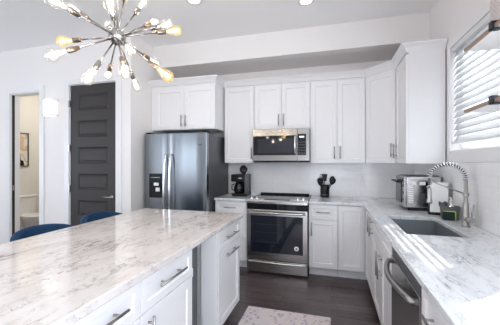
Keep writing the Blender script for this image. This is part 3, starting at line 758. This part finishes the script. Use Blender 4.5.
# utensil crock and utensils
UX, UY = -.085, 3.97
t = thing('utensil_crock', 'black cylindrical utensil crock right of the range', 'crock', (UX, UY, .9145))
MB().lathe([(0, 0), (.056, 0), (.059, .006), (.059, .158), (.056, .162), (.053, .158), (.053, .008), (0, .008)], 28).build('crock_body', 'black', t)
MB().lathe([(.0595, .03), (.0602, .032), (.0602, .040), (.0595, .042)], 28).build('band', 'greyplastic', t)
def utensil(name, label, cat, base, tip, kind):
    o = Vector(base); tp = Vector(tip); d = (tp - o).normalized(); t = thing(name, label, cat, (UX, UY, .9145), 0, 'black utensils in the crock')
    MB().tube([o, tp], [.006, .005], 8).build('shaft', 'black', t)
    q = Vector((0, 0, 1)).rotation_difference(d); mb = MB()
    def P(x, y, z): return tp + q @ Vector((x, y, z))
    if kind == 'spoon':
        mb.lathe([(0, -.008), (.012, .0), (.026, .02), (.033, .048), (.028, .075), (.014, .090), (0, .094)], 18, (0, 0, 0))
        for v in mb.bm.verts: v.co = P(v.co.x, v.co.y * .28, v.co.z)
    elif kind == 'turner':
        mb.box(-.035, .035, -.003, .003, .0, .095)
        for v in mb.bm.verts: v.co = P(v.co.x * (.75 if v.co.z < .01 else 1), v.co.y, v.co.z)
    elif kind == 'ladle':
        mb.lathe([(0, .0), (.022, .005), (.038, .03), (.041, .052), (.038, .052), (.034, .03), (.02, .01), (0, .006)], 20)
        for v in mb.bm.verts: v.co = P(v.co.x, v.co.z - .02, v.co.y + .02)
    else:
        for k in range(6):
            a = PI * k / 6; pts = []
            for j in range(13):
                u = PI * j / 12; rr = .03 * math.sin(u); pts.append(P(rr * math.cos(a), rr * math.sin(a), .05 - .05 * math.cos(u)))
            mb.tube(pts, .0014, 5)
    mb.build('head', 'black', t, .0 if kind != 'turner' else .002)
utensil('serving_spoon', 'black serving spoon leaning right out of the crock', 'spoon', (.0, .0, .012), (.075, .01, .195), 'spoon')
utensil('slotted_spoon', 'black round-headed spoon leaning farthest right in the crock', 'spoon', (.0, -.02, .012), (.085, -.03, .175), 'spoon')
utensil('turner', 'black flat turner standing upright at the crock centre', 'turner', (-.01, .015, .012), (-.005, .02, .215), 'turner')
utensil('ladle', 'black ladle leaning left out of the crock', 'ladle', (.01, -.01, .012), (-.055, -.015, .20), 'ladle')
utensil('whisk', 'black whisk leaning back left in the crock', 'whisk', (.02, .02, .012), (-.03, .035, .21), 'whisk')
utensil('spatula', 'short black spatula at the crock front left', 'spatula', (-.02, -.02, .012), (-.05, -.045, .155), 'spoon')

# toaster oven (faces -X)
t = thing('toaster_oven', 'stainless countertop toaster oven in the corner with its vented side to the room', 'toaster oven', (.690, 3.495, .9145), -PI / 2)
w_, d_, h_ = .385, .325, .335     # local x -> -Y, local y -> +X
bo = box('body', 'steel', 0, w_, .02, d_, .022, h_, t, .016, 3)
box('base_tray', 'black', .01, w_ - .004, .03, d_ - .01, .014, .0215, t)
box('top_panel', 'greyplastic', .03, w_ - .02, .05, d_ - .02, h_ + .0005, h_ + .003, t)
fp = box('front_frame', 'steel', .004, w_ - .004, 0, .02, .026, h_ - .006, t, .006)
od = box('glass_door', 'blackglass', .03, w_ - .10, -.006, .0, .06, h_ - .07, fp, .002)
mb = MB(); mb.tube([(.05, -.006, h_ - .062), (.05, -.045, h_ - .058), (w_ - .05, -.045, h_ - .058), (w_ - .05, -.006, h_ - .062)], .009, 8); mb.build('door_handle', 'black', od)
box('display', 'blackglass', .05, w_ - .05, -.004, .0, h_ - .05, h_ - .018, fp)
for z in (.10, .17, .24):
    MB().lathe([(0, 0), (.013, 0), (.012, .006), (0, .007)], 18, (w_ - .05, 0, z), (0, -1, 0)).build('knob', 'greyplastic', fp)
sd_ = box('side_plate', 'steel', w_, w_ + .0015, .03, d_ - .03, .05, h_ - .03, t)
for k in range(9): box('vent_slot', 'whiteplastic', w_ + .0012, w_ + .0028, .035, .080, .075 + .021 * k, .086 + .021 * k, sd_)
for a in (.055, .135, .215): box('vent_window', 'whiteplastic', w_ + .0012, w_ + .0028, a, a + .05, h_ - .085, h_ - .052, sd_)
for a in (.135, .20): box('vent_window', 'greyplastic', w_ + .0012, w_ + .0028, a, a + .05, .07, .17, sd_)
for x in (.03, w_ - .03):
    for y in (.05, d_ - .03): MB().lathe([(0, 0), (.014, 0), (.016, .022), (0, .022)], 12, (x, y, 0)).build('foot', 'black', t)

# white upright container
t = thing('countertop_canister', 'white upright boxy canister with black base and edge beside the toaster oven', 'canister', (.93, 2.945, .9145), -.18)
box('front_face', 'whiteplastic', -.066, .072, -.040, -.024, .022, .292, t, .004)
box('back_body', 'black', -.074, .068, -.023, .035, .012, .285, t, .006)
box('base_plate', 'black', -.078, .076, -.048, .045, 0, .013, t, .003)

# sponge caddy, sponge, brush
t = thing('sponge_caddy', 'dark grey sink caddy holding cleaning tools beside the faucet', 'caddy', (.948, 2.735, .9145), -.25)
mb = MB(); rows = []
for z, sx_, sy_ in ((0, .058, .034), (.11, .070, .042), (.11, .066, .038), (.008, .054, .030)):
    rows.append([(-sx_, -sy_, z), (sx_, -sy_, z), (sx_, sy_, z), (-sx_, sy_, z), (-sx_, -sy_, z)])
mb.quadstrip(rows); mb.build('caddy_body', 'greyplastic', t, .003)
box('caddy_floor', 'greyplastic', -.052, .052, -.029, .029, .003, .008, t)
t = thing('soap_bottle', 'clear grey soap bottle standing in the sink caddy', 'bottle', (.962, 2.745, .9245), 0)
MB().lathe([(0, 0), (.022, 0), (.024, .01), (.024, .095), (.012, .115), (.010, .13), (0, .13)], 20).build('bottle_body', 'chrome', t)
mb = MB(); mb.lathe([(0, .13), (.012, .13), (.012, .145), (.004, .147), (.004, .17), (0, .17)], 14); mb.tube([(0, 0, .168), (-.03, -.01, .166)], .005, 8); mb.build('pump', 'whiteplastic', t)
t = thing('scrub_brush', 'grey dish cloth draped over the left side of the caddy', 'cloth', (.905, 2.742, .9245), .2)
mb = MB(); rows = []
for k in range(9):
    u = k / 8; rows.append([(-.03 + .06 * v + .004 * math.sin(7 * u + 5 * v), -.016 + .032 * u, .095 + .035 * math.sin(PI * u) + .006 * math.sin(9 * v + 3 * u)) for v in [q / 6 for q in range(7)]])
mb.quadstrip(rows); o = mb.build('cloth_fold', 'greyplastic', t); m_ = o.modifiers.new('t', 'SOLIDIFY'); m_.thickness = .006
t.name = 'dish_cloth'
t = thing('sponge', 'green scouring sponge with yellow foam leaning on the sink caddy', 'sponge', (.925, 2.665, .9145), -.22)
a = box('scouring_pad', 'sponge', -.046, .034, -.012, -.002, .002, .072, t, .006)
b = box('foam', 'yellow', -.044, .043, -.002, .018, .002, .075, t, .008)

# outlets
def outlet(loc, rz, label, dbl=False):
    t = thing('outlet', label, 'outlet', loc, rz)
    box('cover_plate', 'whiteplastic', -.035, .035, -.005, -.0005, -.057, .057, t, .002)
    for z in (-.022, .022): box('socket', 'trim', -.016, .016, -.007, -.005, z - .014, z + .014, t, .003)
outlet((.40, YB, 1.16), 0, 'white wall outlet on the back tile, left of the toaster oven')

# ------------------------------------------------------------------ rug
tag(box('rug', 'rug', -.765, -.005, .55, 2.62, .001, .009, None, .003), 'faded lavender and peach runner rug on the dark floor beside the island', 'rug')

# ------------------------------------------------------------------ bathroom things
t = thing('picture', 'black-framed abstract print on the bathroom wall above the toilet', 'picture', (-5.598, 3.83, 1.62))
mb = MB(); t1 = .012
for a in ((-.235, -.235 + t1, -.315, .315), (.235 - t1, .235, -.315, .315), (-.235 + t1, .235 - t1, -.315, -.315 + t1), (-.235 + t1, .235 - t1, .315 - t1, .315)): mb.box(0, .025, *a)
mb.build('frame', 'black', t)
pr_ = box('print', 'art', .004, .008, -.223, .223, -.303, .303, t)
mb = MB(); mb.prism([(-.02, -.30), (.16, -.30), (.15, -.22), (.10, -.19), (.09, -.10), (.06, -.08), (.04, -.16), (.0, -.22)], 0, .002)
o = mb.build('dark_shape', 'black', pr_); o.matrix_local = Matrix(((0, 0, 1, .0085), (1, 0, 0, 0), (0, 1, 0, 0), (0, 0, 0, 1)))
t = thing('toilet', 'white two-piece toilet seen through the bathroom doorway', 'toilet', (-5.6, 3.87, 0))
tk = box('tank', 'porcelain', .012, .20, -.215, .215, .40, .735, t, .02, 3)
box('tank_lid', 'porcelain', .006, .212, -.225, .225, .736, .768, tk, .008)
def oval(cx, rx, ry, z, n=32): return [(cx + rx * math.cos(2 * PI * k / n), ry * math.sin(2 * PI * k / n), z) for k in range(n + 1)]
mb = MB(); mb.quadstrip([oval(.36, .14, .10, 0), oval(.36, .13, .09, .08), oval(.40, .17, .12, .22), oval(.44, .235, .175, .36), oval(.445, .25, .185, .39), oval(.445, .20, .14, .388), oval(.44, .12, .09, .28)])
mb.build('bowl', 'porcelain', t)
mb = MB(); mb.box(.05, .30, -.11, .11, .15, .398); mb.build('bowl_bridge', 'porcelain', t, .02)
mb = MB(); R = mb.quadstrip([oval(.445, .255, .19, .395), oval(.445, .26, .195, .405), oval(.445, .255, .19, .415), oval(.445, .262, .197, .420), oval(.445, .258, .193, .436), oval(.445, .20, .15, .442)]); mb.bm.faces.new(R[-1][:-1]); mb.build('seat_lid', 'porcelain', t)
MB().tube([(.20, -.16, .68), (.225, -.16, .68), (.23, -.10, .675)], .007, 8).build('flush_lever', 'chrome', tk)
pl = bpy.data.lights.new('bathroom_light', 'AREA'); pl.size = .5; pl.energy = 10; pl.color = (1, .95, .86)
po = bpy.data.objects.new('bathroom_light', pl); C.objects.link(po); po.location = (-4.6, 4.0, 3.0)

# ------------------------------------------------------------------ wall sconce
t = thing('wall_sconce', 'lit square glass wall sconce between the bathroom doorway and charcoal door', 'sconce', (-3.768, YD, 2.145))
box('backplate', 'chrome', -.06, .06, -.015, -.0005, -.08, .08, t)
box('glass_shade', 'lampwhite', -.095, .095, -.085, -.02, -.120, .120, t, .012, 3)
for x in (-.085, .085):
    for z in (-.108, .108): box('clip', 'chrome', x - .012, x + .012, -.093, -.0005, z - .008, z + .008, t, .002)

# ------------------------------------------------------------------ recessed lights
for k, (x, y) in enumerate(((-1.353, 2.64), (-.25, 2.97))):
    t = thing('recessed_light', ('round recessed ceiling light at the top edge, above the refrigerator side', 'round recessed ceiling light at the top edge, above the range side')[k], 'ceiling light', (x, y, ZC), 0, 'recessed ceiling lights')
    MB().lathe([(.055, -.001), (.085, -.001), (.085, -.008), (.062, -.012), (.055, -.004)], 32).build('trim_ring', 'trim', t)
    MB().lathe([(0, -.004), (.056, -.004), (.056, -.002), (0, -.002)], 32).build('lens', 'canlight', t)
    l = bpy.data.lights.new('recessed_spot', 'SPOT'); l.energy = 2.5; l.spot_size = 2.2; l.spot_blend = .6; l.color = (1, .93, .84); l.shadow_soft_size = .05
    lo = bpy.data.objects.new('recessed_spot', l); C.objects.link(lo); lo.parent = t; lo.location = (0, 0, -.03)

# ------------------------------------------------------------------ chandelier
HUB = Vector((-1.297, 1.49, 2.178))
t = thing('chandelier', 'chrome starburst chandelier with bare filament bulbs above the island', 'chandelier', HUB)
MB().lathe([(0, -.052)] + [(.052 * math.sin(PI * k / 16), -.052 * math.cos(PI * k / 16)) for k in range(1, 16)] + [(0, .052)], 28).build('hub', 'lamp', t)
MB().tube([(0, 0, .04), (0, 0, ZC - HUB.z - .03)], .006, 10).build('stem', 'nickel', t)
MB().lathe([(0, -.03), (.02, -.03), (.065, -.008), (.065, -.001), (0, -.001)], 28, (0, 0, ZC - HUB.z)).build('canopy', 'chrome', t)
BULBS = [('c', (.001, -.415, -.004)), ('c', (-.346, .001, .228)), ('c', (.250, -.330, -.021)), ('c', (-.015, .107, .401)), ('c', (.005, .243, .337)),
         ('g', (-.277, .219, .218)), ('g', (.056, .329, .246)), ('g', (.410, -.065, -.003)), ('y', (.208, .324, .155)), ('y', (-.414, -.006, .021)),
         ('c', (-.091, -.339, -.221)), ('c', (.046, -.256, -.324)), ('g', (-.298, .247, -.149)), ('c', (.221, -.199, -.289)), ('c', (-.125, .338, -.205)),
         ('g', (.284, -.228, -.199)), ('c', (-.020, .414, -.016)), ('y', (.327, .023, -.254))]
for kind, p in BULBS:
    p = Vector(p); d = p.normalized(); Lc = p.length
    s0 = Lc - .128
    arm = MB().tube([d * .045, d * s0], .0052, 8).build('arm', 'lamp', t)
    MB().lathe([(0, 0), (.010, 0), (.0155, .006), (.0165, .066), (.0145, .070), (0, .070)], 18, d * (s0 - .01), d).build('socket', 'brass' if kind == 'y' or random.random() < .15 else 'lamp', arm)
    b0 = d * (s0 + .055); gl = 'bulby' if kind == 'y' else 'bulb'
    if kind == 'g': pr = [(.012, 0), (.014, .012), (.022, .028), (.030, .05), (.031, .064), (.024, .085), (.012, .094), (0, .097)]
    else: pr = [(a_ * (1.15 if a_ > .014 else 1), b_ * 1.06) for a_, b_ in [(.012, 0), (.013, .015), (.017, .034), (.024, .060), (.030, .085), (.030, .097), (.024, .113), (.012, .123), (0, .126)]]
    MB().lathe(pr, 20, b0, d).build('bulb_glass', gl, arm)
    zc = pr[4][1]; q = Vector((0, 0, 1)).rotation_difference(d); mb = MB()
    for j in range(6):
        a = 2 * PI * j / 6; c, s_ = math.cos(a), math.sin(a)
        mb.tube([b0 + q @ Vector((.005 * c, .005 * s_, .018)), b0 + q @ Vector((.013 * c, .013 * s_, zc + .012))], .0013, 5)
    mb.build('filament', 'glowy' if kind == 'y' else 'glow', arm)
    l = bpy.data.lights.new('bulb_light', 'POINT'); l.energy = .8; l.color = (1, .72, .42) if kind == 'y' else (1, .86, .68); l.shadow_soft_size = .02
    lo = bpy.data.objects.new('bulb_light', l); C.objects.link(lo); lo.parent = arm; lo.location = b0 + d * (zc + .005)
